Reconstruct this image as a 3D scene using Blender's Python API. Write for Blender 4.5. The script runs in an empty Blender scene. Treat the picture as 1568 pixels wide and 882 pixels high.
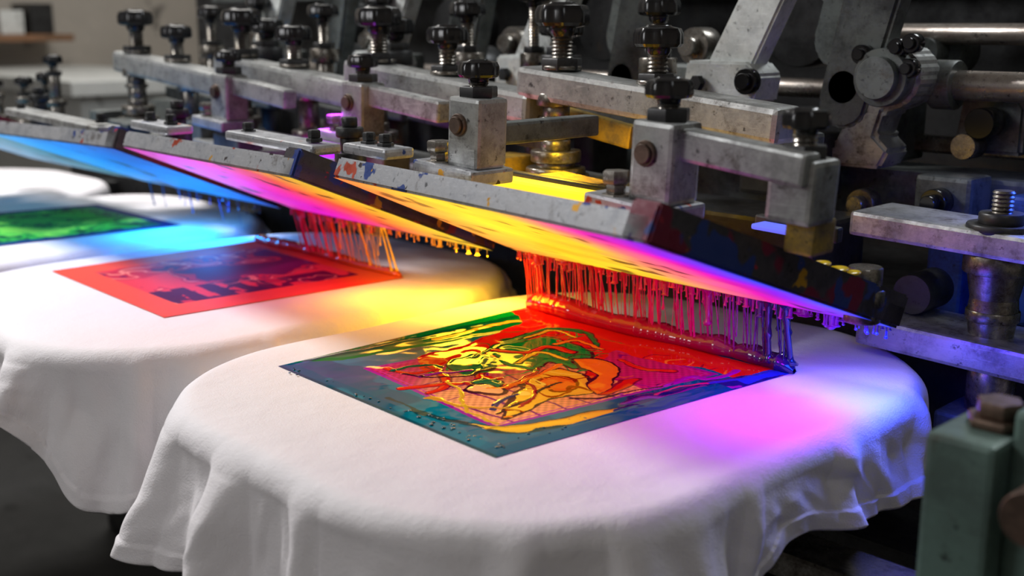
import bpy, bmesh, math, random
import numpy as np
from mathutils import Vector, Matrix
random.seed(7); rng=np.random.RandomState(11)
Z0=0.9                      # height of the platen top above the floor
sc=bpy.context.scene
try: sc.view_settings.view_transform='Standard'
except Exception: pass

# ------------------------------------------------------------ materials
def base_mat(name):
    m=bpy.data.materials.new(name); m.use_nodes=True
    nt=m.node_tree; b=nt.nodes['Principled BSDF']; return m,nt,b
def N(nt,t,**k):
    n=nt.nodes.new(t)
    for a,v in k.items(): setattr(n,a,v)
    return n
def noise(nt,co,scale,detail=4,rough=.6):
    n=N(nt,'ShaderNodeTexNoise'); n.inputs['Scale'].default_value=scale; n.inputs['Detail'].default_value=detail
    n.inputs['Roughness'].default_value=rough; nt.links.new(co,n.inputs['Vector']); return n.outputs['Fac']
def ramp(nt,fac,stops,interp='LINEAR'):
    r=N(nt,'ShaderNodeValToRGB'); r.color_ramp.interpolation=interp
    e=r.color_ramp.elements
    while len(e)<len(stops): e.new(.5)
    for i,(p,c) in enumerate(stops):
        e[i].position=p; e[i].color=(c[0],c[1],c[2],1) if not isinstance(c,(int,float)) else (c,c,c,1)
    nt.links.new(fac,r.inputs[0]); return r.outputs[0]
def mix(nt,fac,a,b):
    m=N(nt,'ShaderNodeMix',data_type='RGBA')
    nt.links.new(fac,m.inputs[0])
    for s,i in ((a,6),(b,7)):
        if isinstance(s,(tuple,list)): m.inputs[i].default_value=(*s,1)
        else: nt.links.new(s,m.inputs[i])
    return m.outputs[2]
def bump(nt,b,h,strength,dist):
    n=N(nt,'ShaderNodeBump'); n.inputs['Strength'].default_value=strength; n.inputs['Distance'].default_value=dist
    nt.links.new(h,n.inputs['Height']); nt.links.new(n.outputs[0],b.inputs['Normal'])
def worn(name,c1,c2,metal=.6,rough=.42,rust=.0,splat=(),sc_=25,bmp=.25):
    m,nt,b=base_mat(name)
    co=N(nt,'ShaderNodeTexCoord').outputs['Object']
    n1=noise(nt,co,sc_,8,.72); col=ramp(nt,n1,[(.38,c2),(.58,c1)])
    n2=noise(nt,co,sc_*5,5,.65)
    d=ramp(nt,n2,[(.30,0.),(.40,1.)])
    col=mix(nt,d,tuple(v*.35 for v in c2),col)
    # fine directional scratches
    mp=N(nt,'ShaderNodeMapping'); mp.inputs['Scale'].default_value=(1,14,14); nt.links.new(co,mp.inputs[0])
    s=ramp(nt,noise(nt,mp.outputs[0],sc_*1.5,4,.6),[(.60,0.),(.72,.5)]); col=mix(nt,s,col,tuple(min(1,v*1.35) for v in c1))
    if rust>0:
        r=ramp(nt,noise(nt,co,sc_*1.3,8,.75),[(.64-rust*.25,0.),(.78-rust*.2,.9)])
        col=mix(nt,r,col,(.060,.042,.028))
    for k,(sc2,th,cc) in enumerate(splat):
        mp=N(nt,'ShaderNodeMapping'); mp.inputs['Location'].default_value=(k*3.1,k*1.7,k*.9); nt.links.new(co,mp.inputs[0])
        r=ramp(nt,noise(nt,mp.outputs[0],sc2,3,.5),[(th,0.),(th+.02,1.)])
        col=mix(nt,r,col,cc)
    nt.links.new(col,b.inputs['Base Color'])
    b.inputs['Metallic'].default_value=metal
    rr=ramp(nt,n1,[(.3,min(1,rough+.2)),(.7,rough-.08)]); nt.links.new(rr,b.inputs['Roughness'])
    bump(nt,b,n2,bmp,.0007)
    return m
ALU=worn('worn_aluminium',(.44,.45,.44),(.21,.215,.21),.62,.34,.42)
ALUS=worn('ink_stained_aluminium',(.47,.48,.50),(.24,.25,.27),.6,.34,.25,[(28,.65,(.36,.05,.02)),(34,.65,(.03,.06,.22)),(45,.70,(.55,.28,.02)),(60,.70,(.05,.04,.04))])
PAINT=worn('chipped_grey_paint',(.60,.63,.61),(.40,.42,.41),.15,.4,.28)
STEEL=worn('oily_steel',(.30,.28,.25),(.09,.08,.065),.85,.25,.45,sc_=40)
SHAFT=worn('polished_shaft_steel',(.58,.53,.48),(.36,.31,.27),.85,.25,.2,sc_=30)
DARK=worn('dark_cast_iron',(.036,.037,.038),(.014,.014,.015),.4,.40,.1)
DGREY=worn('dark_grey_machine_paint',(.12,.135,.13),(.048,.055,.053),.3,.42,.25)
SAGE=worn('sage_green_machine_paint',(.11,.18,.155),(.07,.11,.095),.15,.45,.2,sc_=12)
OCHRE=worn('yellow_lit_metal',(.50,.32,.03),(.18,.13,.05),.3,.4,.2)  # yellow light on the metal, painted into the base colour
RUST=worn('rusty_bolt_metal',(.15,.10,.075),(.06,.04,.03),.7,.45,.5)
RAILD=worn('ink_caked_frame_rail',(.05,.045,.05),(.02,.016,.02),.05,.32,0,[(14,.52,(.14,.01,.03)),(20,.56,(.02,.04,.18)),(30,.66,(.45,.24,.01)),(60,.70,(.3,.02,.04))],bmp=.6)
BLUE=worn('blue_machine_paint',(.02,.07,.24),(.01,.03,.1),.2,.4,.1)
BLACK,_,b=base_mat('black_phenolic_knob'); b.inputs['Base Color'].default_value=(.008,.008,.009,1); b.inputs['Roughness'].default_value=.18
WALL=worn('painted_plaster',(.46,.42,.37),(.40,.37,.33),0,.8,0,sc_=1.2,bmp=.05)
FLOOR=worn('concrete_floor',(.04,.04,.04),(.028,.028,.028),0,.6,0,sc_=2)
WHITEP=worn('white_laminate',(.66,.68,.67),(.6,.62,.61),0,.4,0,sc_=3,bmp=.02)
WOOD=worn('brown_wood',(.24,.12,.06),(.15,.08,.04),0,.5,0,sc_=6)

def attr_mat(name,rough=.15,emit=0,coat=.0,spec=.5,bmp=0,blackbase=False):
    m,nt,b=base_mat(name)
    a=N(nt,'ShaderNodeAttribute'); a.attribute_name='Col'
    if blackbase: b.inputs['Base Color'].default_value=(.02,.02,.02,1)
    else: nt.links.new(a.outputs['Color'],b.inputs['Base Color'])
    b.inputs['Roughness'].default_value=rough; b.inputs['Coat Weight'].default_value=coat; b.inputs['Coat Roughness'].default_value=.05
    b.inputs['Specular IOR Level'].default_value=spec
    if emit>0:
        nt.links.new(a.outputs['Color'],b.inputs['Emission Color']); b.inputs['Emission Strength'].default_value=emit
    if bmp>0:
        co=N(nt,'ShaderNodeTexCoord').outputs['Object']; bump(nt,b,noise(nt,co,120,4),bmp,.001)
    return m
INK=attr_mat('wet_ink',.05,0,.0,.075)
BEADINK=attr_mat('wet_ink_ridge',.08,0,.4,.6)
INKM=attr_mat('matte_printed_ink',.5,0,0,.08)
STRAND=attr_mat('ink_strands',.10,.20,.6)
MESHGLOW=attr_mat('emissive_inky_mesh',.4,1.0,.0,.3,0,True)  # light through the mesh is put into its emission colour

CL,nt,b=base_mat('white_cotton_jersey')
co=N(nt,'ShaderNodeTexCoord').outputs['Object']
b.inputs['Base Color'].default_value=(.78,.755,.77,1); b.inputs['Roughness'].default_value=.95
b.inputs['Specular IOR Level'].default_value=.12
n1=noise(nt,co,20,7,.6); n2=noise(nt,co,700,2,.5)
ma=N(nt,'ShaderNodeMath',operation='MULTIPLY_ADD'); nt.links.new(n2,ma.inputs[0]); ma.inputs[1].default_value=.14; nt.links.new(n1,ma.inputs[2])
bump(nt,b,ma.outputs[0],.4,.008)

# ------------------------------------------------------------ helpers
def group(name,loc=(0,0,Z0)):
    e=bpy.data.objects.new(name,None); e.location=loc; e.empty_display_size=.05
    sc.collection.objects.link(e); return e
def mk(name,me,mat,par,smooth=True,loc=(0,0,0)):
    o=bpy.data.objects.new(name,me); sc.collection.objects.link(o); o.location=loc
    if mat: me.materials.append(mat)
    if par: o.parent=par
    if smooth:
        for p in me.polygons: p.use_smooth=True
    return o
def bm_mesh(name,bm):
    me=bpy.data.meshes.new(name); bm.normal_update(); bm.to_mesh(me); bm.free(); return me
def box(name,par,x0,x1,y0,y1,z0,z1,mat,bev=.003,roty=0,rotx=0,rotz=0):
    bm=bmesh.new(); bmesh.ops.create_cube(bm,size=1)
    sx,sy,sz=abs(x1-x0),abs(y1-y0),abs(z1-z0)
    bmesh.ops.scale(bm,verts=bm.verts,vec=(sx,sy,sz))
    bv=min(bev,.4*min(sx,sy,sz))
    if bv>0: bmesh.ops.bevel(bm,geom=bm.edges[:],offset=bv,segments=2,affect='EDGES',profile=.6)
    R=Matrix.Rotation(rotz,3,'Z')@Matrix.Rotation(roty,3,'Y')@Matrix.Rotation(rotx,3,'X')
    bmesh.ops.rotate(bm,verts=bm.verts,matrix=R)
    bmesh.ops.translate(bm,verts=bm.verts,vec=((x0+x1)/2,(y0+y1)/2,(z0+z1)/2))
    return mk(name,bm_mesh(name,bm),mat,par,False)
def lathe(name,par,prof,org,mat,seg=28,axis='Z',flute=0,nf=8,fr=None):
    bm=bmesh.new(); rings=[]
    for r,z in prof:
        ring=[]
        for k in range(seg):
            a=2*math.pi*k/seg; rr=r
            if flute and (fr is None or r>fr): rr=r*(1+flute*math.cos(nf*a))
            ring.append(bm.verts.new((rr*math.cos(a),rr*math.sin(a),z)))
        rings.append(ring)
    for i in range(len(rings)-1):
        for k in range(seg):
            bm.faces.new((rings[i][k],rings[i][(k+1)%seg],rings[i+1][(k+1)%seg],rings[i+1][k]))
    bm.faces.new(rings[0][::-1]); bm.faces.new(rings[-1])
    if axis=='Y': bmesh.ops.rotate(bm,verts=bm.verts,matrix=Matrix.Rotation(math.pi/2,3,'X'))
    if axis=='X': bmesh.ops.rotate(bm,verts=bm.verts,matrix=Matrix.Rotation(math.pi/2,3,'Y'))
    bmesh.ops.recalc_face_normals(bm,faces=bm.faces[:])
    bmesh.ops.translate(bm,verts=bm.verts,vec=org)
    o=mk(name,bm_mesh(name,bm),mat,par,True)
    md=o.modifiers.new('es','EDGE_SPLIT'); md.split_angle=math.radians(35)
    return o
def steps(pairs):
    p=[]
    for r,a,b_ in pairs:
        c=min(.0012,abs(b_-a)*.25); s=1 if b_>a else -1
        p+=[(r-c*.7,a),(r,a+s*c),(r,b_-s*c),(r-c*.7,b_)]
    return p
def thread(r,z0,z1,pitch=.0035):
    p=[];n=max(2,int(abs(z1-z0)/pitch))
    for i in range(n):
        z=z0+(z1-z0)*i/n; dz=(z1-z0)/n
        p+=[(r*.86,z),(r,z+dz*.5)]
    p.append((r*.86,z1)); return p
def knob(par,x,y,ztop,r,zb,rt=None):
    h=1.25*r; zk=ztop-h
    lathe('knob_grip',par,[(r*.4,zk),(r*.5,zk+.15*r),(r*.52,zk+.3*r),(r*.9,zk+.38*r),(r,zk+.5*r),(r,zk+.9*r),(r*.9,zk+1.12*r),(r*.55,zk+1.2*r),(r*.5,zk+1.25*r),(.001,zk+1.25*r)],(x,y,0),BLACK,40,'Z',.05,8,r*.8)
    rt=rt or r*.42
    lathe('threaded_stud',par,thread(rt,zb,zk+.003),(x,y,0),STEEL,20)
    lathe('lock_nut',par,steps([(rt*1.9,zb,zb+rt*1.1)]),(x,y,0),DARK,6)
def cyl(name,par,p,q,r,mat,seg=24,bev=.001):
    p=Vector(p);q=Vector(q);d=q-p;L=d.length
    o=lathe(name,par,steps([(r,0,L)]),(0,0,0),mat,seg)
    o.data.transform(d.to_track_quat('Z','Y').to_matrix().to_4x4()); o.data.transform(Matrix.Translation(p)); return o
def plate(name,par,pts,y0,y1,mat,bev=.003):
    bm=bmesh.new()
    f=bm.faces.new([bm.verts.new((x,y0,z)) for x,z in pts])
    r=bmesh.ops.extrude_face_region(bm,geom=[f]); vs=[v for v in r['geom'] if isinstance(v,bmesh.types.BMVert)]
    bmesh.ops.translate(bm,verts=vs,vec=(0,y1-y0,0))
    bmesh.ops.recalc_face_normals(bm,faces=bm.faces[:])
    bmesh.ops.bevel(bm,geom=bm.edges[:],offset=bev,segments=2,affect='EDGES')
    return mk(name,bm_mesh(name,bm),mat,par,False)
def arc(cx,cz,r,a0,a1,n=8):
    return [(cx+r*math.cos(math.radians(a0+(a1-a0)*i/n)),cz+r*math.sin(math.radians(a0+(a1-a0)*i/n))) for i in range(n+1)]
def vnoise(U,V,fx,fy,seed):
    r=np.random.RandomState(seed); g=r.rand(64,64)
    x=U*fx+seed*1.37; y=V*fy+seed*.73
    xi=np.floor(x).astype(int); yi=np.floor(y).astype(int); fx_=x-xi; fy_=y-yi
    fx_=fx_*fx_*(3-2*fx_); fy_=fy_*fy_*(3-2*fy_)
    G=lambda a,b:g[a%64,b%64]
    return (G(xi,yi)*(1-fx_)+G(xi+1,yi)*fx_)*(1-fy_)+(G(xi,yi+1)*(1-fx_)+G(xi+1,yi+1)*fx_)*fy_
def fbm(U,V,f,seed,o=3):
    s=0;a=.5;t=0
    for k in range(o): s=s+a*vnoise(U,V,f,f,seed+k); t+=a; a*=.5; f*=2.1
    return s/t
def grid_mesh(name,P,C):
    n,m=P.shape[:2]
    me=bpy.data.meshes.new(name)
    idx=np.arange(n*m).reshape(n,m)
    F=np.stack([idx[:-1,:-1],idx[1:,:-1],idx[1:,1:],idx[:-1,1:]],-1).reshape(-1,4)
    me.from_pydata(P.reshape(-1,3).tolist(),[],F.tolist())
    if C is not None:
        ca=me.color_attributes.new('Col','FLOAT_COLOR','POINT')
        cc=np.concatenate([C.reshape(-1,3),np.ones((n*m,1))],1).astype(np.float32)
        ca.data.foreach_set('color',cc.ravel())
    me.update(); return me

# ------------------------------------------------------------ room
RX0,RX1,RY0,RY1,RH=-4.6,2.6,-2.6,2.4,2.9
box('floor',None,RX0-.1,RX1+.1,RY0-.1,RY1+.1,-.1,0,FLOOR,0)
box('ceiling',None,RX0-.1,RX1+.1,RY0-.1,RY1+.1,RH,RH+.1,WALL,0)
box('wall_left',None,RX0-.1,RX0,RY0-.1,RY1+.1,0,RH,WALL,0)
box('wall_right',None,RX1,RX1+.1,RY0-.1,RY1+.1,0,RH,WALL,0)
box('wall_back',None,RX0,RX1,RY1,RY1+.1,0,RH,WALL,0)
box('wall_front',None,RX0,RX1,RY0-.1,RY0,0,RH,WALL,0)

# ------------------------------------------------------------ t-shirts on platens
def rrect(hx,hy,r,n):
    segs=[(hx-r,-hy+r,-90),(hx-r,hy-r,0),(-hx+r,hy-r,90),(-hx+r,-hy+r,180)]
    L=[2*hy-2*r,2*hx-2*r,2*hy-2*r,2*hx-2*r]; A=math.pi*r/2; tot=sum(L)+4*A
    out=[]
    for i in range(n):
        s=tot*i/n
        for k in range(4):
            cx,cy,a0=segs[k]
            if s<A:
                a=math.radians(a0)+s/r; out.append((cx+r*math.cos(a),cy+r*math.sin(a),math.cos(a),math.sin(a))); break
            s-=A
            if s<L[k]:
                a=math.radians(a0+90); ex=cx+r*math.cos(a); ey=cy+r*math.sin(a)
                dx,dy=-math.sin(a),math.cos(a); out.append((ex+dx*s,ey+dy*s,math.cos(a),math.sin(a))); break
            s-=L[k]
        else: out.append(out[-1])
    return np.array(out)
def bumpf(a,c,w):
    d=(a-c+math.pi)%(2*math.pi)-math.pi
    return np.exp(-(d/w)**2)
def tshirt(cx,cy,seed,kind=0):
    n=1200; R=rrect(.247,.304,.165,n)
    rim=R[:,:2]; nr=R[:,2:]; ang=np.arctan2(rim[:,1],rim[:,0]); t=np.arange(n)/n
    aF=math.atan2(-1,.8); aL=math.atan2(-1,-.75); aR=math.atan2(.55,1)
    if kind==0:
        L=.085+.18*bumpf(ang,aF,.42)+.032*bumpf(ang,aL,.42)+.01*bumpf(ang,-1.57,.3)-.008*bumpf(ang,aR,.5)-.040*bumpf(ang,-.12,.28)
    else:
        L=.036+.106*bumpf(ang,aF,.26)+.03*bumpf(ang,aL,.45)
    L=L+.002*np.sin(ang*7+seed)
    flare=.05+.10*bumpf(ang,-math.pi/2,.8)+.04*bumpf(ang,aL,.40)+.10*bumpf(ang,aF,.4)
    amp=.60+1.7*bumpf(ang,-math.pi/2,1.1)
    r2=np.random.RandomState(seed)
    f1=np.zeros(n); tw=t+.008*np.sin(2*math.pi*5*t+seed)+.005*np.sin(2*math.pi*13*t)
    for k,a in ((6,.33),(11,.65),(17,.85),(26,.55),(41,.22)):
        f1+=a*np.sin(2*math.pi*k*tw+r2.rand()*6.28)
    f1/=1.7; f1=f1+.65*(np.abs(f1)-.6)
    f2=np.zeros(n)
    for k,a in ((23,.5),(37,.4),(58,.2)): f2+=a*np.sin(2*math.pi*k*tw+r2.rand()*6.28)
    rows=[]
    for s in np.linspace(0.02,1,40):
        x=rim[:,0]*s; y=rim[:,1]*s
        z=.004+.0036*(vnoise(x+3,y+2,9,9,seed)-.5)*(max(0,s-.7)/.3)
        rows.append(np.stack([x,y,z*np.ones(n)],1))
    r=.022
    for a in np.linspace(0,1.45,10)[1:]:
        o=r*math.sin(a); d=r*(1-math.cos(a)); w=a/1.45
        oo=o+.0042*f1*w*w
        rows.append(np.stack([rim[:,0]+nr[:,0]*oo,rim[:,1]+nr[:,1]*oo,rows[39][:,2]*(1-w)+.004*w-d],1))
    base=rows[-1]; m=56
    tx,ty=-nr[:,1],nr[:,0]
    for k in range(1,m+1):
        w=k/m; h=L*w
        wr=fbm(10+rim[:,0]*16+w*.8,10+rim[:,1]*16-w*1.1,1.0,seed+50)-.5
        rg=1-np.abs(2*fbm(10+rim[:,0]*26+h*6,10+rim[:,1]*26-h*12,1.0,seed+60,2)-1)*2.0; rg=np.clip(rg,0,1); rg=rg*rg*(3-2*rg)
        fo=f1*(1-.25*w)+f2*.30*w
        off=flare*h*(.7+.5*w)+fo*amp*.0112*(w**.7)*np.minimum(1.2,L/.1)+(.020*wr+.0028*rg)*min(1,w*3)
        lat=.010*np.sin(2*math.pi*7*t+seed)*w
        hd=(1-w)*L; hem=.0024*((hd<.017)&(hd>.0015))
        rows.append(np.stack([base[:,0]+nr[:,0]*(off+hem)+tx*lat,base[:,1]+nr[:,1]*(off+hem)+ty*lat,base[:,2]-h*.95+.003*f1*w],1))
    b2=rows[-1].copy(); b2[:,0]-=nr[:,0]*.004; b2[:,1]-=nr[:,1]*.004; b2[:,2]+=.012; rows.append(b2)
    P=np.stack(rows,0); P[:,:,0]+=cx; P[:,:,1]+=cy
    nr_,nc=P.shape[:2]
    me=bpy.data.meshes.new('tshirt'); idx=np.arange(nr_*nc).reshape(nr_,nc); nx=np.roll(idx,-1,1)
    F=np.stack([idx[:-1],idx[1:],nx[1:],nx[:-1]],-1).reshape(-1,4).tolist()
    F.append(idx[0].tolist())
    me.from_pydata(P.reshape(-1,3).tolist(),[],F); me.update()
    bm=bmesh.new(); bm.from_mesh(me); bmesh.ops.recalc_face_normals(bm,faces=bm.faces[:]); bm.to_mesh(me); bm.free()
    return mk('tshirt',me,CL,None,True,(0,0,Z0))
ST=[(.030,.015),(-.530,.015),(-1.095,.0),(-1.66,.0)]
for i,(cx,cy) in enumerate(ST):
    tshirt(cx,cy,3+i*5,0 if i==0 else 1)
    g=group('platen')
    bm=bmesh.new(); RR=rrect(.240,.296,.16,80)
    f=bm.faces.new([bm.verts.new((cx+q[0],cy+q[1],-.014)) for q in RR])
    r=bmesh.ops.extrude_face_region(bm,geom=[f]); bmesh.ops.translate(bm,verts=[v for v in r['geom'] if isinstance(v,bmesh.types.BMVert)],vec=(0,0,.0145))
    bmesh.ops.recalc_face_normals(bm,faces=bm.faces[:])
    mk('board',bm_mesh('board',bm),DGREY,g,False)
    box('support_arm',g,cx-.03,cx+.03,cy-.2,.39,-.06,-.0145,DARK,.004)
    box('cross_brace',g,cx-.16,cx+.16,cy-.05,cy-.0,-.03,-.0145,STEEL,.003)
    box('cross_brace',g,cx-.16,cx+.16,cy+.12,cy+.17,-.03,-.0145,STEEL,.003)

# ------------------------------------------------------------ prints
def quad_print(name,cn,colf,hf,res,mat,zb):
    L,B,R,T=[np.array(c) for c in cn]
    u=np.linspace(0,1,res)[:,None]; v=np.linspace(0,1,res)[None,:]
    U=u+0*v; V=v+0*u
    XY=(L*(1-U[...,None])*(1-V[...,None])+B*U[...,None]*(1-V[...,None])+R*U[...,None]*V[...,None]+T*(1-U[...,None])*V[...,None])
    C=colf(U,V); H=hf(U,V) if hf else 0*U
    e=np.minimum(np.minimum(U,1-U),np.minimum(V,1-V)); H=H*np.clip(e*25,0,1)
    P=np.concatenate([XY,(zb+H)[...,None]],-1)
    return mk(name,grid_mesh(name,P,C),mat,None,True,(0,0,Z0))
def lay(C,mask,col):
    mask=np.clip(mask,0,1)[...,None]; return C*(1-mask)+np.array(col)*mask
def sm(x,a,b_): 
    t=np.clip((x-a)/(b_-a),0,1); return t*t*(3-2*t)
# homography that rectifies the artwork sketch (measured on the tilted print) to flat print coordinates
def homog(src):
    dst=[(0,0),(1,0),(1,1),(0,1)]; A=[];bb=[]
    for (x,y),(u,v) in zip(src,dst):
        A.append([x,y,1,0,0,0,-u*x,-u*y]); bb.append(u); A.append([0,0,0,x,y,1,-v*x,-v*y]); bb.append(v)
    h=np.linalg.solve(np.array(A,float),np.array(bb,float)); return h
H1=homog([(425,568),(752,708),(1220,576),(808,476)])
def art(pts,h=H1):
    o=[]
    for x,y in pts:
        d=h[6]*x+h[7]*y+1; o.append(((h[0]*x+h[1]*y+h[2])/d,(h[3]*x+h[4]*y+h[5])/d))
    return o
def smooth_poly(p,closed=True,k=6):
    n=len(p); out=[]
    rg=range(n) if closed else range(n-1)
    for i in rg:
        P=[np.array(p[(i+j)%n] if closed else p[min(max(i+j,0),n-1)]) for j in (-1,0,1,2)]
        for q in range(k):
            t=q/k; out.append(.5*((2*P[1])+(-P[0]+P[2])*t+(2*P[0]-5*P[1]+4*P[2]-P[3])*t*t+(-P[0]+3*P[1]-3*P[2]+P[3])*t**3))
    if not closed: out.append(np.array(p[-1]))
    return np.array(out)
def inside(u,v,poly):
    m=np.zeros(u.shape,bool); n=len(poly)
    for i in range(n):
        x1,y1=poly[i]; x2,y2=poly[(i+1)%n]
        if y1==y2: continue
        c=((y1>v)!=(y2>v)); m^=c&(u<(x2-x1)*(v-y1)/(y2-y1)+x1)
    return m
def dist(u,v,pl,closed=False):
    d=np.full(u.shape,9.); n=len(pl)
    for i in range(n if closed else n-1):
        a=pl[i]; b_=pl[(i+1)%n]; e=b_-a; L2=max(e@e,1e-12)
        t=np.clip(((u-a[0])*e[0]+(v-a[1])*e[1])/L2,0,1)
        d=np.minimum(d,(u-a[0]-t*e[0])**2+(v-a[1]-t*e[1])**2)
    return np.sqrt(d)
TEAL=(.0,.14,.21); GRN=(.0,.17,.045); RED=(.68,.008,.006); YEL=(.92,.55,.03); ORG=(.90,.18,.012); PEA=(.92,.46,.16)
DKO=(.035,.0,.02); MAG=(.52,.005,.13); PUR=(.17,.0,.30); NAV=(.01,.01,.14)
relief=None
def col1(U,V):
    global relief
    w1=fbm(U,V,6,3)-.5; w2=fbm(U,V,6,9)-.5; w3=fbm(U,V,13,21)-.5; w4=fbm(U,V,13,27)-.5
    u=U+.05*w1+.028*w3; v=V+.05*w2+.028*w4
    C=np.ones(U.shape+(3,))*np.array(TEAL)
    C=lay(C,sm(w1,.02,.06)*.7,(.0,.19,.25)); C=lay(C,sm(w2,.04,.08)*.7,(.0,.07,.13))
    relief=np.zeros(U.shape)
    def vary(d,ow): return ow*(.35+2.2*np.clip(w3+.35,0,1))
    def fill(C,pts,col,outline=None,ow=.006,warp=True,h=.0006):
        global relief
        P=smooth_poly(art(pts)); a,b_=(u,v) if warp else (U,V); m=inside(a,b_,P)
        C=lay(C,m*1.,col)
        if outline is not None or h:
            d=dist(a,b_,P,True)
            relief=relief+h*m*sm(d,0,.02)
            if outline is not None: C=lay(C,(d<vary(d,ow))*1.,outline)
        return C
    def stroke(C,pts,wd,col,outline=None,h=.0006):
        global relief
        P=smooth_poly(art(pts),False); d=dist(u,v,P); ww=wd*(.4+1.9*np.clip(w1+.5,0,1)*.8)
        if outline is not None: C=lay(C,(d<ww*1.5)*1.,outline)
        C=lay(C,(d<ww)*1.,col); relief=relief+h*np.exp(-(d/wd)**2); return C
    def contour(C,mask,freq,seed,cols,wd=.10,n=9,str_=1.):
        q=fbm(u,v,freq,seed,2)*n; e=np.abs(q-np.round(q)); k=np.round(q).astype(int)%len(cols)
        for i,c in enumerate(cols): C=lay(C,mask*(e<wd)*(k==i)*str_,c)
        return C
    C=fill(C,[(440,560),(600,520),(800,480),(830,500),(700,530),(600,548),(520,562)],GRN)
    C=stroke(C,[(470,562),(560,546),(640,528),(740,505),(800,490)],.014,(.0,.08,.05))
    C=stroke(C,[(650,532),(700,520),(760,506),(810,500)],.009,YEL,(.0,.08,.02))
    pan_poly=np.array(art([(548,574),(745,664),(1084,583),(850,522)]))
    m=inside(U,V,pan_poly)
    k=sm(U+.3*w1,.36,.66); ht=.5+.5*np.sin(U*250)*np.sin(V*250)
    pan=(np.array(MAG)*(1-k[...,None])+np.array((.90,.36,.13))*k[...,None])*(.6+.55*ht[...,None])
    pan=np.where(((V>.58))[...,None],np.array((.52,.01,.15))*(.7+.5*ht[...,None]),pan)
    st=((np.abs(np.sin(V*40+3*w1))<.16)&(U>.5)&(V<.5))|((np.abs(np.sin(U*42))<.12)&(w1>-.02)&(U<.6))
    pan=np.where(st[...,None],np.array((.20,.005,.12)),pan)
    C=np.where(m[...,None],pan,C)
    C=contour(C,m*(w2>.06),8,91,[(.10,.0,.08),(.75,.10,.02),(.25,.0,.25)],.07,8)
    d=dist(U,V,pan_poly,True); C=lay(C,(d<.006)*1.,(.30,.005,.28)); C=lay(C,((d>.014)&(d<.018)&m)*1.,(.5,.02,.3))
    redpts=[(800,478),(1180,578),(1130,592),(1050,572),(990,565),(930,545),(900,560),(860,548),(820,560),(770,545),(735,560),(700,548),(660,568),(640,590),(622,560),(690,540),(780,505)]
    C=fill(C,redpts,RED,None)
    rm=inside(u,v,smooth_poly(art(redpts)))*1.
    C=contour(C,rm*(V<.86),6,133,[(.30,.0,.02),(.85,.20,.02),(.45,.0,.02),(.0,.12,.03)],.06,7)
    for pl,wd,c in [([(640,575),(660,590),(655,606),(640,612)],.009,RED),([(720,560),(715,585),(735,600),(760,604)],.010,RED),([(860,560),(880,580),(870,600),(905,612),(950,590)],.014,RED),
                    ([(600,605),(650,602),(700,600),(740,590)],.006,RED),([(690,600),(730,612),(765,600),(800,575)],.008,(.5,.01,.02)),([(930,560),(960,575),(1010,580)],.010,RED),([(580,575),(610,585),(650,580)],.006,RED)]:
        C=stroke(C,pl,wd,c,(.2,.0,.03))
    C=fill(C,[(735,552),(770,537),(820,528),(868,538),(890,556),(862,574),(820,566),(790,578),(756,570)],(.0,.21,.055),DKO,.004)
    C=fill(C,[(662,566),(700,552),(742,558),(730,576),(700,586),(676,580)],(.0,.12,.06),DKO,.004)
    C=fill(C,[(700,600),(720,590),(745,596),(735,610)],(.0,.15,.06),DKO,.004)
    fig=inside(u,v,smooth_poly(art([(735,552),(770,530),(830,516),(900,530),(900,560),(862,580),(820,570),(790,582),(700,590),(665,575)])))*1.
    C=contour(C,fig,9,171,[(.0,.26,.06),(.70,.01,.01),(.02,.05,.02),(.0,.20,.05)],.10,7)
    for pl,wd,c in [([(740,548),(790,552),(830,544),(866,552)],.008,RED),([(770,566),(810,552),(850,562)],.006,YEL),([(700,558),(760,540),(830,516),(880,520)],.006,(.0,.18,.05)),
                    ([(760,536),(800,520),(850,512),(890,522),(900,540)],.007,(.0,.16,.05)),([(785,530),(830,518),(865,526)],.004,YEL),([(840,540),(870,532),(905,545)],.006,ORG),
                    ([(620,590),(660,585),(700,580)],.005,(.3,.0,.3)),([(590,580),(625,572),(655,575)],.005,(.0,.1,.05))]:
        C=stroke(C,pl,wd,c,DKO)
    body=[(758,622),(780,598),(812,580),(850,578),(884,596),(880,612),(842,618),(806,624),(780,640),(748,652)]
    C=fill(C,body,YEL,DKO,.005)
    C=fill(C,[(800,600),(830,588),(862,596),(858,608),(826,612)],ORG,(.25,.02,.0),.004)
    C=fill(C,[(860,562),(900,560),(925,575),(918,600),(890,614),(880,600),(892,584),(872,576)],ORG,DKO,.004)
    C=fill(C,[(690,608),(720,602),(748,610),(740,618),(710,616)],PEA,DKO,.004)
    C=contour(C,inside(u,v,smooth_poly(art(body)))*1.,8,201,[(.85,.25,.01),(.35,.03,.0),(.98,.75,.10)],.10,7)
    for pl,wd,c in [([(722,610),(760,604),(800,586),(838,570)],.007,ORG),([(735,645),(770,630),(800,612),(836,600)],.006,DKO),([(778,600),(790,616),(770,636)],.005,(.35,.0,.02)),
                    ([(600,585),(640,592),(690,588),(730,575)],.004,DKO),([(730,640),(745,625),(765,618)],.008,(.02,.02,.10)),([(850,622),(900,620),(960,606),(1010,598)],.005,DKO),
                    ([(640,618),(700,634),(770,640)],.005,(.55,.25,.02)),([(660,600),(690,616),(700,640),(740,660)],.004,(.6,.35,.02))]:
        C=stroke(C,pl,wd,c)
    C=fill(C,[(590,616),(625,636),(690,655),(742,663),(800,657),(860,646),(935,632),(960,637),(880,656),(800,669),(740,673),(700,660),(640,643)],YEL,(.0,.05,.06),.005)
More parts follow.
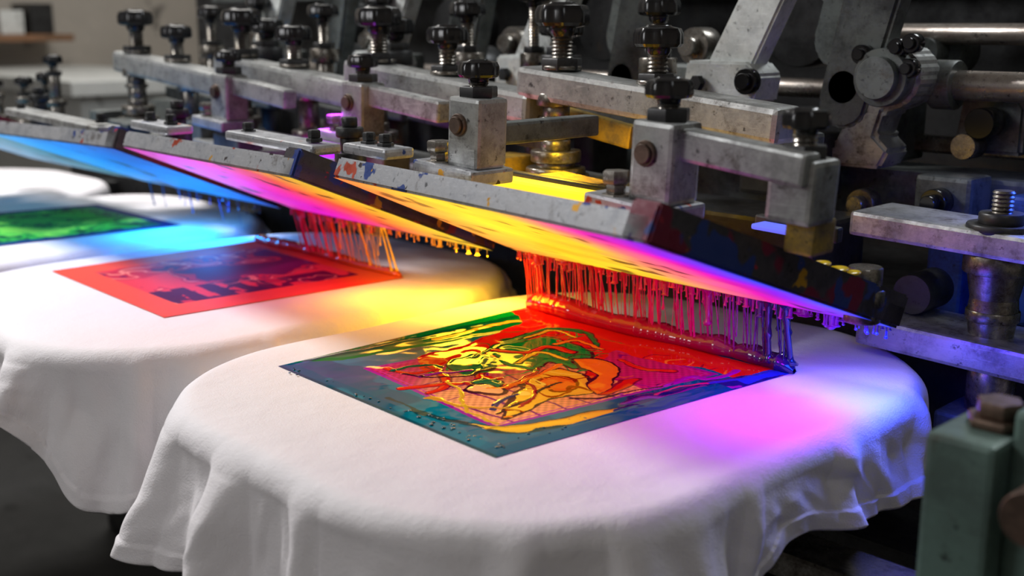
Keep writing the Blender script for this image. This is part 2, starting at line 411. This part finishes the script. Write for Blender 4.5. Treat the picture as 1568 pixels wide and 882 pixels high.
    C=stroke(C,[(720,668),(780,663),(850,650),(920,638)],.006,(.70,.36,.02))
    C=fill(C,[(915,640),(950,616),(1010,610),(1062,594),(1110,590),(1215,577),(1130,604),(1040,626),(960,648)],NAV,None)
    for pl,wd,c in [([(930,630),(970,622),(1010,622),(1060,606)],.010,PUR),([(960,638),(1010,632),(1060,616),(1110,602)],.009,(.28,.01,.30)),([(1000,600),(1040,588),(1080,590),(1120,580)],.008,(.35,.0,.35)),
                    ([(1050,600),(1090,596),(1130,592),(1170,584)],.008,(.03,.03,.42)),([(1120,596),(1160,586),(1212,577)],.014,(.02,.05,.45)),([(990,618),(1020,604),(1064,600)],.005,MAG)]:
        C=stroke(C,pl,wd,c)
    C=lay(C,(U>.945)*(V<.75)*1.,(.0,.11,.18)); C=lay(C,(V<.008)*1.,(.0,.07,.10))
    return C
def h1(U,V):
    w3=fbm(U,V,7,21)
    return .0004+.0016*w3+relief*1.1
print1=quad_print('wet_ink_print',[(-.164,-.162),(.146,-.176),(.184,.171),(-.163,.172)],col1,h1,520,INK,.0046)
def col2(U,V):
    w1=fbm(U,V,5,13)-.5; w3=fbm(U,V,14,41)-.5
    C=np.ones(U.shape+(3,))*np.array((.88,.085,.04))
    C=lay(C,sm(V,.45,.95),(.66,.015,.010))
    C=lay(C,sm(V,.72,.95)*sm(U,.5,.9),(.80,.15,.02))
    inner=(U>.15)*(U<.85)*(V>.12)*(V<.90)*1.
    C=lay(C,inner,(.54,.014,.035))
    f=fbm(U+.25*w1,V+.25*w1,5,61,2)
    C=lay(C,inner*((f<.40)*1.),(.72,.04,.05))
    dk=inner*((f>.57)|((np.abs(f-.50)<.012)))
    C=lay(C,dk*1.,(.15,.0,.05))
    band=inner*(U>.62)*(V<.55); C=lay(C,band*((np.sin(V*60+4*w1)>-.3)|(w3>.04)),(.08,.0,.035))
    C=lay(C,inner*(U>.70)*(V>.5)*(w3>-.03),(.13,.0,.035))
    C=lay(C,inner*np.exp(-((f-.455)/.009)**2),(.85,.25,.18))
    return C
quad_print('red_ink_print',[(-.728,-.137),(-.405,-.150),(-.378,.163),(-.727,.175)],col2,None,260,INKM,.0050)
def col3(U,V):
    w1=fbm(U,V,5,23)-.5
    C=np.ones(U.shape+(3,))*np.array((.005,.03,.16))
    inner=(U>.08)*(U<.93)*(V>.05)*(V<.93)*1.
    C=lay(C,inner,(.03,.42,.05)); f=fbm(U+.3*w1,V+.3*w1,6,61,3)
    C=lay(C,inner*((np.abs(f-.5)<.03)|(np.abs(f-.62)<.02))*1.,(.0,.06,.03)); C=lay(C,inner*(f<.38),(.18,.66,.08))
    C=lay(C,inner*sm(V,.75,.95)*.4,(.0,.10,.2))
    return C
quad_print('green_ink_print',[(-1.275,-.13),(-.952,-.14),(-.925,.155),(-1.225,.155)],col3,None,200,INKM,.0050)

def bead(name,x0,x1,y,r,cols,yoff=0,seed=1):
    n=200;m=20; t=np.linspace(0,1,n); rr=r*(1+.30*(fbm(t*3,t*0,6,seed)-.5)*2)*(1-.30*t)
    rr=rr*np.clip(np.minimum(t,1-t)*25,0.05,1)**.5
    th=np.linspace(0,2*math.pi,m)
    X=(x0+(x1-x0)*t)[:,None]+0*th; yy=y+yoff*t+.003*np.sin(t*9+seed)
    Y=yy[:,None]+rr[:,None]*np.cos(th)*1.3; Zc=rr[:,None]*.8+rr[:,None]*np.sin(th)+.005
    ks=np.array([c[0] for c in cols]); cc=np.stack([np.interp(t,ks,[c[1][j] for c in cols]) for j in range(3)],-1)
    C=np.repeat(cc[:,None,:],m,1)
    return mk(name,grid_mesh(name,np.stack([X,Y,Zc],-1),C),BEADINK,None,True,(0,0,Z0))
bead('ink_bead',-.163,.186,.164,.0118,[(0,(.55,.01,.005)),(.5,(.5,.0,.03)),(.75,(.30,.0,.08)),(.9,(.05,.0,.07)),(1,(.01,.01,.10))])
bead('ink_bead',-.725,-.385,.168,.0070,[(0,(.35,.0,.01)),(.6,(.4,.01,.0)),(1,(.6,.12,.01))],-.005,4)
TEALM,_,b=base_mat('teal_wet_ink'); b.inputs['Base Color'].default_value=(.0,.09,.13,1); b.inputs['Roughness'].default_value=.05
def droplets(name,regions,seed):
    r=random.Random(seed); bm=bmesh.new()
    for (x0,x1,y0,y1,n,smin,smax,z) in regions:
        for _ in range(n):
            s=r.uniform(smin,smax)
            mt=Matrix.Translation((r.uniform(x0,x1),r.uniform(y0,y1),z))@Matrix.Diagonal((s*r.uniform(.8,1.6),s,s*.4,1))
            bmesh.ops.create_icosphere(bm,subdivisions=2,radius=1,matrix=mt)
    o=mk(name,bm_mesh(name,bm),TEALM,None,True,(0,0,0)); o.parent=print1; return o
droplets('ink_droplets',[(-.155,.14,-.168,-.155,26,.0006,.0014,.0056),(.02,.138,-.168,-.148,18,.0008,.0020,.0058),(.125,.142,-.16,-.06,14,.0006,.0016,.0060)],3)

# ------------------------------------------------------------ screens
def lerp_c(t,stops):
    ks=[s[0] for s in stops]; return np.stack([np.interp(t,ks,[s[1][j] for s in stops]) for j in range(3)],-1)
def screen(A,B,C,D,stops,th,fmat,smat,bright=1.0,seed=1):
    A,B,C,D=[Vector(q) for q in (A,B,C,D)]
    g=group('printing_screen')
    n=(B-A).cross(D-A).normalized()
    if n.z<0: n=-n
    P=lambda s,t:(A*(1-s)+B*s)*(1-t)+(D*(1-s)+C*s)*t
    W=(B-A).length; Hh=(D-A).length; iw=.028/W; ih=.026/Hh
    def rail(name,s0,s1,t0,t1,mat,h=th,lift=.0012):
        bm=bmesh.new(); q=[P(s0,t0),P(s1,t0),P(s1,t1),P(s0,t1)]
        lo=[bm.verts.new(v+n*lift) for v in q]; hi=[bm.verts.new(v+n*(h+lift)) for v in q]
        bm.faces.new(lo[::-1]); bm.faces.new(hi)
        for k in range(4): bm.faces.new((lo[k],lo[(k+1)%4],hi[(k+1)%4],hi[k]))
        bmesh.ops.recalc_face_normals(bm,faces=bm.faces[:])
        bmesh.ops.bevel(bm,geom=bm.edges[:],offset=.002,segments=2,affect='EDGES')
        return mk(name,bm_mesh(name,bm),mat,g,False)
    rail('front_rail',-.0,1-iw*.15,0,ih,fmat); rail('back_rail',0,1,1-ih,1,smat)
    rail('side_rail',0,iw,ih,1-ih,smat); rail('side_rail',1-iw,1,ih*.0,1,smat,th*1.45)
    R=90; s=np.linspace(0.003,.997,R)[:,None]+np.zeros((1,60)); t=np.linspace(0.003,.997,60)[None,:]+np.zeros((R,1))
    AA,BB,CC,DD=[np.array(q) for q in (A,B,C,D)]
    PP=(AA*(1-s[...,None])+BB*s[...,None])*(1-t[...,None])+(DD*(1-s[...,None])+CC*s[...,None])*t[...,None]
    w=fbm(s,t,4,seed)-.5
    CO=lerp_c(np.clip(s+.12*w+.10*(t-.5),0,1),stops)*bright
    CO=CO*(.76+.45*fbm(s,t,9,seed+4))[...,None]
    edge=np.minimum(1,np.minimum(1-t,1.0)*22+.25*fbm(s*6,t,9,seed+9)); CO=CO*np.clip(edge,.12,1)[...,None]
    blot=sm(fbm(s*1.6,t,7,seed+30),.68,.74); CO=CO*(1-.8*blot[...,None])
    PP=PP+np.array(n)*.0006
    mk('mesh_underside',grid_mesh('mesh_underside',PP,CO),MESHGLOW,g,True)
    return g
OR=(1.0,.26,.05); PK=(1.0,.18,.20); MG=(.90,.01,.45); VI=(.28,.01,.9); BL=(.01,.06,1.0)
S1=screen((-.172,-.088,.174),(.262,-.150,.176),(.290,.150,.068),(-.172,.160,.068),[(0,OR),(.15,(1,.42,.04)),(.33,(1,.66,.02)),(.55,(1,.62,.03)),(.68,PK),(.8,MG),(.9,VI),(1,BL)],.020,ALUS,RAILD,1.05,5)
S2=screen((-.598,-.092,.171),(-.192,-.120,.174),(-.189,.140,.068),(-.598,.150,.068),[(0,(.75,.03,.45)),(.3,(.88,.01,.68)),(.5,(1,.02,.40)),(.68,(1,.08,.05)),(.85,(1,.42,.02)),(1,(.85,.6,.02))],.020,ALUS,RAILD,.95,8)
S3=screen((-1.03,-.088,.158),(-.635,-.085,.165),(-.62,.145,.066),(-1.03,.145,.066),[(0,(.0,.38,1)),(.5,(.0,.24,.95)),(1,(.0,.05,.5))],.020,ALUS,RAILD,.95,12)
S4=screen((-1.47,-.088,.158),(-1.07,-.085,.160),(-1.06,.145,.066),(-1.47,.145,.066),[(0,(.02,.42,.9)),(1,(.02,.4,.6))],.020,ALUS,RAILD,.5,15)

def strands(name,x0,x1,n,ytop,ybot,ztop,zbot,stops,seed,partial=.12,thick=1.0):
    r=random.Random(seed); V=[];F=[];CO=[]
    ms=7
    for i in range(n):
        t=(i+r.uniform(-.9,.9))/n; t=min(max(t,0),1)
        x=x0+(x1-x0)*t; rad=r.choice([.0003,.0004,.0005,.0006,.0008,.0012])*thick
        if r.random()<.07: rad*=2.0
        y1=ytop+r.uniform(-.006,.004); zt=ztop+.003*r.random()
        short=r.random()<partial; zb=zbot if not short else zt-(zt-zbot)*r.uniform(.15,.75)
        yb=ybot+r.uniform(-.005,.004) if not short else y1
        c=np.array([np.interp(t,[s[0] for s in stops],[s[1][j] for s in stops]) for j in range(3)])*r.uniform(.6,1.1)
        K=14; b0=len(V); ph=r.random()*6
        bp=r.uniform(.2,.8)
        for k in range(K+1):
            w=k/K; z=zt+(zb-zt)*w
            rr=rad*(1+1.6*math.exp(-(w/.06)**2)+1.4*math.exp(-((1-w)/.05)**2)+.7*math.exp(-((w-bp)/.04)**2))
            if short: rr=rad*(1+1.6*math.exp(-(w/.08)**2)+1.8*math.exp(-((1-w)/.10)**2)*(1 if k<K else .1))
            xx=x+.0003*math.sin(w*5+ph); yy=y1+(yb-y1)*w
            for j in range(ms):
                a=2*math.pi*j/ms; V.append((xx+rr*math.cos(a),yy+rr*math.sin(a),z)); CO.append(c)
        for k in range(K):
            for j in range(ms):
                a=b0+k*ms+j; b_=b0+k*ms+(j+1)%ms; F.append((a,b_,b_+ms,a+ms))
        F.append([b0+K*ms+j for j in range(ms)])
    me=bpy.data.meshes.new(name); me.from_pydata(V,[],F)
    ca=me.color_attributes.new('Col','FLOAT_COLOR','POINT'); ca.data.foreach_set('color',np.concatenate([np.array(CO),np.ones((len(CO),1))],1).astype(np.float32).ravel())
    return mk(name,me,STRAND,None,True,(0,0,Z0))
RD=(.85,.015,.01)
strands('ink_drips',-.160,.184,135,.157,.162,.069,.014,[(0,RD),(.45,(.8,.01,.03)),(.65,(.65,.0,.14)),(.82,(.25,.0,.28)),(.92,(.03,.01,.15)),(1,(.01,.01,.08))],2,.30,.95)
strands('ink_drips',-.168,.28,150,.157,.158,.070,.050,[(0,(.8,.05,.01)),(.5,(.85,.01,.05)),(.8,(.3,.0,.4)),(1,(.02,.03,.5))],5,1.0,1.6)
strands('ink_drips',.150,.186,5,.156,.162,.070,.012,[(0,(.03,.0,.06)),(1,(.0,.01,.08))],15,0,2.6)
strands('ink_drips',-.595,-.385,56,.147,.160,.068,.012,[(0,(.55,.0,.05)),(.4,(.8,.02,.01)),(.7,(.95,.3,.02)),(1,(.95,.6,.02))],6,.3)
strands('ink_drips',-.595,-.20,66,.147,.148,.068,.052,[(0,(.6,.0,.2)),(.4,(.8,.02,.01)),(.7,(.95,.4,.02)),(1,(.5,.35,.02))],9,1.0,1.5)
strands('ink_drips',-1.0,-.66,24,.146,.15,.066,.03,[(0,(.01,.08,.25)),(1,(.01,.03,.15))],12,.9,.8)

# ------------------------------------------------------------ press heads
def head(x0,k=0):
    g=group('press_head')
    box('clamp_bar',g,x0-.042,x0+.285,.146,.19,.2255,.2585,ALU,.006,.088)
    zc=lambda x:.256-.088*(x-(x0+.125))
    knob(g,x0+.006,.168,.338,.0275,zc(x0+.006)+.002,.0115)
    knob(g,x0+.130,.172,.315,.0235,zc(x0+.130)+.002,.0105)
    lathe('washer',g,steps([(.021,0,.004)]),(x0+.006,.168,zc(x0+.006)+.003),STEEL)
    lathe('washer',g,steps([(.021,0,.004)]),(x0+.130,.172,zc(x0+.130)+.003),STEEL)
    lathe('front_post',g,steps([(.036,.150,.160),(.032,.160,.167),(.021,.167,.173),(.027,.173,.185),(.016,.185,.196),(.0145,.196,.214),(.018,.214,.220),(.0145,.220,.232),(.021,.232,.245)]),(x0,.166,0),STEEL,32)
    lathe('front_post',g,steps([(.030,.120,.140),(.018,.140,.165),(.024,.165,.175),(.014,.175,.215),(.019,.215,.235)]),(x0+.15,.178,0),STEEL,28)
    box('carrier_plate',g,x0-.05,x0+.11,.11,.25,.138,.150,ALU,.003,.05)
    box('carrier_plate',g,x0-.035,x0+.12,.125,.22,.125,.138,OCHRE if k<2 else DGREY,.003,.05)
    box('carrier_block',g,x0-.085,x0-.04,.12,.18,.150,.176,OCHRE if k<1 else DGREY,.003)  # ochre on the near head stands in for yellow light
    box('carrier_block',g,x0+.045,x0+.11,.09,.13,.150,.168,OCHRE if k<1 else DGREY,.003,.08)
    box('inner_bar',g,x0+.0,x0+.25,.215,.235,.185,.205,OCHRE if k<1 else DGREY,.003,.088)
    for dx,y,rr,zt in ((.04,.285,.014,.345),(.20,.29,.016,.325),(.115,.33,.012,.36)):
        if k==0 and dx>.1: continue
        lathe('rear_post',g,steps([(rr*1.8,.10,.135),(rr,.135,.19),(rr*1.6,.19,.21),(rr,.21,.26),(rr*1.5,.26,.28)]),(x0+dx,y,0),STEEL if dx!=.2 else DARK,24)
        knob(g,x0+dx,y,zt,rr*1.6,.28,rr*.6)
    plate('lever_arm',g,[(x0+.055,.262),(x0+.117,.262),(x0+.235,.50),(x0+.185,.50)],.345,.375,PAINT)
    plate('lever_foot',g,[(x0+.035,.238),(x0+.13,.232),(x0+.135,.262),(x0+.12,.276),(x0+.04,.276)],.335,.385,PAINT)
    lathe('pivot_bolt',g,steps([(.014,0,.012),(.009,.012,.018)]),(x0+.128,.334,.256),BLACK,20,'Y')
    lathe('pivot_bolt',g,steps([(.009,0,.008)]),(x0+.06,.334,.252),DARK,6,'Y')
    plate('rocker_arm',g,arc(x0+.20,.235,.03,180,330,6)+[(x0+.30,.50),(x0+.225,.50)],.40,.43,DGREY,.004)
    plate('rocker_arm',g,arc(x0+.17,.30,.035,150,330,6)+[(x0+.24,.5),(x0+.18,.5)],.44,.46,DGREY,.004)
    lathe('pivot_hub',g,steps([(.034,0,.05),(.018,.05,.07)]),(x0+.20,.47,.25),DARK,28,'Y')
    lathe('pivot_hub',g,steps([(.022,0,.03),(.012,.03,.045)]),(x0+.0,.43,.29),STEEL,24,'Y')
    lathe('pivot_hub',g,steps([(.045,0,.06)]),(x0+.08,.56,.31),DARK,28,'Y')
    box('guide_block',g,x0-.03,x0+.05,.40,.47,.17,.27,DGREY,.005)
    box('guide_block',g,x0+.10,x0+.19,.36,.43,.13,.20,DARK,.005)
    box('tie_bar',g,x0-.05,x0+.26,.25,.27,.196,.222,DGREY,.004,.05)
    box('lower_block',g,x0-.06,x0+.26,.26,.36,.06,.125,DARK,.005)
    return g
HX=[-.12,-.43,-.745,-1.065]
for k,x in enumerate(HX): head(x,k)
g=group('link_bar')
box('bar',g,-.275,-.045,.200,.213,.205,.230,OCHRE,.003,.15)

# ------------------------------------------------------------ screen clamps at the front rail
def clamp(x,z,y=-.05,arm=.16,end=False,kb=True,s=1.0):
    g=group('screen_clamp')
    box('foot_plate',g,x-.038,x+.042,y-.010,y+.042,z,z+.014,ALUS,.003,.07)
    box('upright_block',g,x,x+.040,y,y+.036,z+.012,z+.074,ALU,.004,.05)
    lathe('cap_screw',g,steps([(.010,0,.004),(.0075,.004,.007)]),(x+.016,y+.001,z+.050),RUST,20,'Y')
    if kb: knob(g,x+.022,y+.018,z+.106,.0175,z+.073,.009)
    lathe('rail_bolt',g,steps([(.013,.010,.016),(.008,.016,.024),(.011,.024,.034)]),(x-.016,y+.004,z),STEEL,6)
    if arm: 
        box('reach_arm',g,x+.035,x+.045+arm,y+.010,y+.030,z+.040,z+.064,ALU,.003,.10)
    else:
        box('rear_arm',g,x+.01,x+.03,y+.03,y+.17,z+.03,z+.05,DGREY,.003)
    return g
clamp(-.048,.180,-.050,0)
cg=clamp(.164,.172,-.052,.10)
box('end_block',cg,.275,.312,-.035,.0,.180,.226,ALU,.004,.06)
box('end_block_foot',cg,.282,.306,-.02,.01,.156,.182,OCHRE,.003,.06)
knob(cg,.292,-.015,.260,.0165,.224,.009)
lathe('spacer_stack',cg,steps([(.015,.078,.090),(.017,.092,.106),(.014,.108,.124)]),(.272,.12,0),STEEL,24)
clamp(-.40,.176,.09,.12); clamp(-.70,.176,.09,.12)
def rail_strip(g,xa,xb,z,ya,mat):
    box('clamp_strip',g,xa,xb,ya,ya+.035,z,z+.010,mat,.003,.03)
    for q in (xa+.02,xb-.02):
        lathe('hex_bolt',g,steps([(.008,0,.004),(.0062,.004,.012)]),(q,ya+.017,z+.009),DARK,6)
rail_strip(S1,-.165,-.10,.196,-.080,ALUS)
rail_strip(S2,-.59,-.50,.192,-.083,ALUS); rail_strip(S2,-.36,-.2,.194,-.09,ALUS); rail_strip(S3,-1.0,-.7,.182,-.075,ALU)
for x,S in ((-.57,S2),(-.22,S2),(-.98,S3),(-1.25,S4)):
    lathe('rail_bolt_post',S,steps([(.016,.16,.19),(.010,.19,.205),(.014,.205,.215),(.008,.215,.225)]),(x,-.03,0),DARK,20)
for x,z in ((-1.23,.265),(-1.265,.235),(-1.50,.215),(-1.36,.225)):
    g=group('adjuster_post')
    lathe('post',g,steps([(.022,.13,.15),(.013,.15,.18),(.018,.18,.19),(.010,.19,z-.03)]),(x,.10,0),STEEL,20)
    knob(g,x,.10,z,.016,z-.035,.007)
YF,_,b=base_mat('yellow_ink'); b.inputs['Base Color'].default_value=(.70,.48,.01,1); b.inputs['Roughness'].default_value=.2
box('yellow_film',S1,.19,.25,.0,.05,.146,.150,YF,.001,.10,-.3)
box('yellow_film',S1,.215,.262,.03,.08,.132,.136,YF,.001,.05,-.35)
for (x,y,z,s) in ((.272,.075,.128,.008),(.277,.09,.124,.006),(.266,.06,.134,.007)):
    bm=bmesh.new(); bmesh.ops.create_icosphere(bm,subdivisions=3,radius=1,matrix=Matrix.Translation((x,y,z))@Matrix.Diagonal((s,s*1.6,s*.35,1)))
    mk('ink_blob',bm_mesh('ink_blob',bm),YF,S1,True)

def glow_slot(x0,x1,y,z,col,st,h=.010):  # added glowing bars for coloured light above the screens; no lamps there
    g=group('slot_glow_strip')
    m,nt,b=base_mat('slot_glow'); b.inputs['Base Color'].default_value=(*[v*.3 for v in col],1); b.inputs['Emission Color'].default_value=(*col,1); b.inputs['Emission Strength'].default_value=st
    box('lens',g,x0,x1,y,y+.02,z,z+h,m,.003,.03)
    box('glow_backing',g,x0-.01,x1+.01,y+.02,y+.03,z-.004,z+h+.004,DARK,.002,.03)
glow_slot(-.10,.10,.045,.158,(1,.62,.02),1.5)
glow_slot(-.55,-.36,.045,.168,(.40,.02,1),1.6)
glow_slot(.18,.24,.09,.146,(.12,.16,1),.9,.005)

# ------------------------------------------------------------ machine body behind
g=group('machine_base')
box('rear_housing',g,-1.85,1.4,.72,1.0,-.35,.46,DARK,.01)
box('lower_housing',g,-1.9,1.4,.40,.72,-.35,.02,DARK,.01)
box('long_beam',g,-1.6,1.4,.46,.54,.10,.16,DGREY,.006)
box('top_beam',g,-1.6,1.2,.62,.70,.36,.44,DGREY,.006)
box('base_beam',g,-1.9,1.4,.1,.62,-.45,-.35,DARK,.01)
for x in (-1.8,-.9,.0,.9): box('leg',g,x-.06,x+.06,.4,.6,-.9,-.45,DARK,.01)
cyl('line_shaft',g,(-1.6,.60,.235),(1.2,.60,.235),.012,SHAFT)
box('control_cabinet',g,.20,.9,.60,.70,.02,.215,SAGE,.006)
box('door_panel',g,.25,.85,.588,.602,.04,.20,SAGE,.004)
box('door_handle',g,.35,.42,.575,.59,.11,.13,BLACK,.003)
for x in (.02,.10,.32,.50): 
    lathe('hub_boss',g,steps([(.03,0,.05),(.016,.05,.08)]),(x,.62,.285),DGREY,24,'Y')
box('valve_block',g,.02,.09,.50,.58,.16,.24,DGREY,.005); box('valve_block',g,.24,.31,.54,.60,.215,.245,DGREY,.004)
box('valve_block',g,.17,.23,.40,.45,.115,.165,DGREY,.005); box('slide_rail',g,.05,.60,.555,.575,.17,.19,STEEL,.003)
for x,z,r in ((.055,.20,.018),(.20,.14,.014),(.27,.19,.012),(.33,.19,.012),(.12,.13,.016)):
    lathe('round_fitting',g,steps([(r,0,.02),(r*.6,.02,.032)]),(x,.50 if z>.15 else .40,z),BLACK if r<.015 else STEEL,24,'Y')
g=group('drive_shaft')
cyl('shaft',g,(.13,.47,.253),(.95,.47,.253),.0155,SHAFT,32)
cyl('collar',g,(.150,.47,.253),(.175,.47,.253),.026,DGREY,32)
cyl('upper_shaft',g,(.05,.56,.305),(1.0,.56,.305),.012,SHAFT,28)
box('bearing_wall',g,.85,.95,.40,.62,-.3,.34,SAGE,.01)
g=group('shaft_bracket')
pts=[(.030,.165),(.125,.165),(.135,.185),(.118,.20),(.125,.225)]+arc(.130,.262,.034,-60,110,8)+[(.095,.300),(.078,.285),(.085,.245),(.080,.21),(.070,.188),(.032,.184)]
plate('bracket',g,pts,.405,.455,ALU,.004)
lathe('hub',g,steps([(.030,0,.02),(.022,.02,.03)]),(.13,.405,.262),DGREY,32,'Y')
for x,z in ((.145,.292),(.160,.297),(.158,.272),(.105,.285)):
    lathe('bolt',g,steps([(.010,0,.014),(.006,.014,.018)]),(x,.40,z),BLACK,18,'Y')
plate('side_cheek',g,[(.16,.18),(.235,.18),(.235,.23),(.21,.26),(.17,.26)],.50,.53,DGREY,.004)
lathe('roller',g,steps([(.016,0,.03)]),(.205,.49,.215),BLACK,24,'Y')
lathe('roller',g,steps([(.014,0,.03)]),(.19,.49,.19),STEEL,24,'Y')
g=group('levelling_bracket')
box('upper_plate',g,.165,.42,.28,.36,.112,.136,ALU,.004,.03)
lathe('bolt',g,thread(.010,.136,.170),(.300,.31,0),STEEL,20)
lathe('washer',g,steps([(.030,.132,.140),(.020,.140,.150)]),(.300,.31,0),DARK,28)
lathe('column',g,steps([(.030,.095,.112),(.020,.06,.095),(.024,.050,.06),(.020,.03,.05)]),(.300,.31,0),STEEL,28)
box('lower_plate',g,.185,.46,.27,.36,.008,.036,ALU,.004,.03)
lathe('column',g,steps([(.022,-.035,.008)]),(.305,.31,0),STEEL,28)
box('foot',g,.27,.35,.27,.36,-.075,-.035,DGREY,.004)
box('side_plate',g,.36,.44,.38,.46,-.1,.19,SAGE,.004)
box('blue_block',g,.18,.22,.42,.48,.0,.11,BLUE,.004)
box('blue_block',g,.26,.29,.42,.48,.02,.15,BLUE,.004)
lathe('cable_spool',g,steps([(.02,0,.05)]),(.22,.36,.06),DARK,24,'Y')

# ------------------------------------------------------------ foreground post at the right
g=group('machine_corner_post')
box('post',g,.436,.478,-.10,-.01,-.9,.082,SAGE,.004)
lathe('rust_bolt',g,steps([(.019,.082,.088),(.014,.088,.098)]),(.462,-.06,0),RUST,6)
box('side_bracket',g,.478,.60,-.08,.0,-.1,.10,SAGE,.004)
cyl('clamp_stub',g,(.51,-.13,.058),(.51,-.07,.058),.016,RUST)
g=group('lower_rail')
box('rail',g,.18,.40,.05,.10,-.135,-.11,STEEL,.004)
box('rail',g,.1,.40,.2,.3,-.2,-.15,DARK,.004)

# ------------------------------------------------------------ background furniture
g=group('workbench',(0,0,0))
box('top',g,-4.5,-3.0,.9,1.6,.98,1.03,WHITEP,.004)
box('cabinet',g,-4.45,-3.05,.95,1.55,.0,.98,WHITEP,.004)
g=group('wall_shelf',(0,0,0))
box('board',g,-4.58,-4.3,.2,1.5,1.14,1.17,WOOD,.003)
for i in range(9): box('carton',g,-4.56,-4.36,.3+i*.13,.40+i*.13,1.17,1.24+.03*(i%3),[WOOD,WHITEP,DARK][i%3],.003)

# ------------------------------------------------------------ lights
def area(name,loc,tgt,size,power,col,sy=None):
    l=bpy.data.lights.new(name,'AREA'); l.energy=power; l.color=col; l.size=size
    if sy: l.shape='RECTANGLE'; l.size_y=sy
    o=bpy.data.objects.new(name,l); sc.collection.objects.link(o); o.location=loc
    o.rotation_euler=(Vector(tgt)-Vector(loc)).to_track_quat('-Z','Y').to_euler(); return o
area('unseen_area_light',(-1.5,-.35,2.3),(-.2,-.1,.9),.45,38,(1,.98,.98))  # unseen key light, placed to bring out the folds
area('unseen_area_light',(-.9,-2.2,2.0),(.0,.3,1.15),.7,12,(.98,.98,1))  # unseen front fill, added for the machine faces
area('unseen_area_light',(1.6,-1.0,2.4),(.0,.2,.95),.7,3,(.94,.97,1))  # unseen weak light from the right
area('unseen_area_light',(.3,1.5,2.6),(-.1,.2,.9),.6,17,(.93,.97,1))  # unseen back light, added for highlights on the metal
area('unseen_area_light',(-2.6,1.0,2.7),(-3.4,.8,.9),1.2,32,(1,.97,.92))  # unseen light added to brighten the left wall
def glow(x,y,z,col,p,s=.06):  # unseen lights added to tint the shirts and metal
    return area('added_glow_light',(x,y,Z0+z),(x,y-.0001,0),s,p,col)
glow(.285,.135,.062,(.004,.045,1),.60,.07)
glow(.245,.05,.085,(.50,.01,1),.22,.07)
glow(-.175,.13,.062,(1,.5,.02),.17)
glow(-.225,.12,.062,(1,.55,.02),.33)
glow(-.32,.08,.07,(1,.40,.02),.16)
glow(-.78,.12,.062,(.01,.28,1),.50)
glow(-.88,.10,.062,(.01,.38,1),.40)
glow(-.06,.10,.215,(1,.6,.02),.30,.05)  # added above the screen to turn the head metal yellow
glow(-.43,.10,.215,(.55,.03,1),.20,.05)  # same kind of added light, violet, for the next head
glow(.33,.36,.20,(.03,.10,1),.25,.05)
w=bpy.data.worlds.new('world'); sc.world=w; w.use_nodes=True
w.node_tree.nodes['Background'].inputs[0].default_value=(.5,.55,.6,1); w.node_tree.nodes['Background'].inputs[1].default_value=.2

# ------------------------------------------------------------ camera
cm=bpy.data.cameras.new('camera'); cam=bpy.data.objects.new('camera',cm); sc.collection.objects.link(cam)
cam.location=(.725,-.724,Z0+.317); cam.rotation_euler=(math.radians(77),0,math.radians(45.7))
cm.sensor_width=36; cm.lens=1758/1568*36; cm.clip_start=.02
cm.dof.use_dof=True; cm.dof.focus_distance=1.04; cm.dof.aperture_fstop=4.5
sc.camera=cam
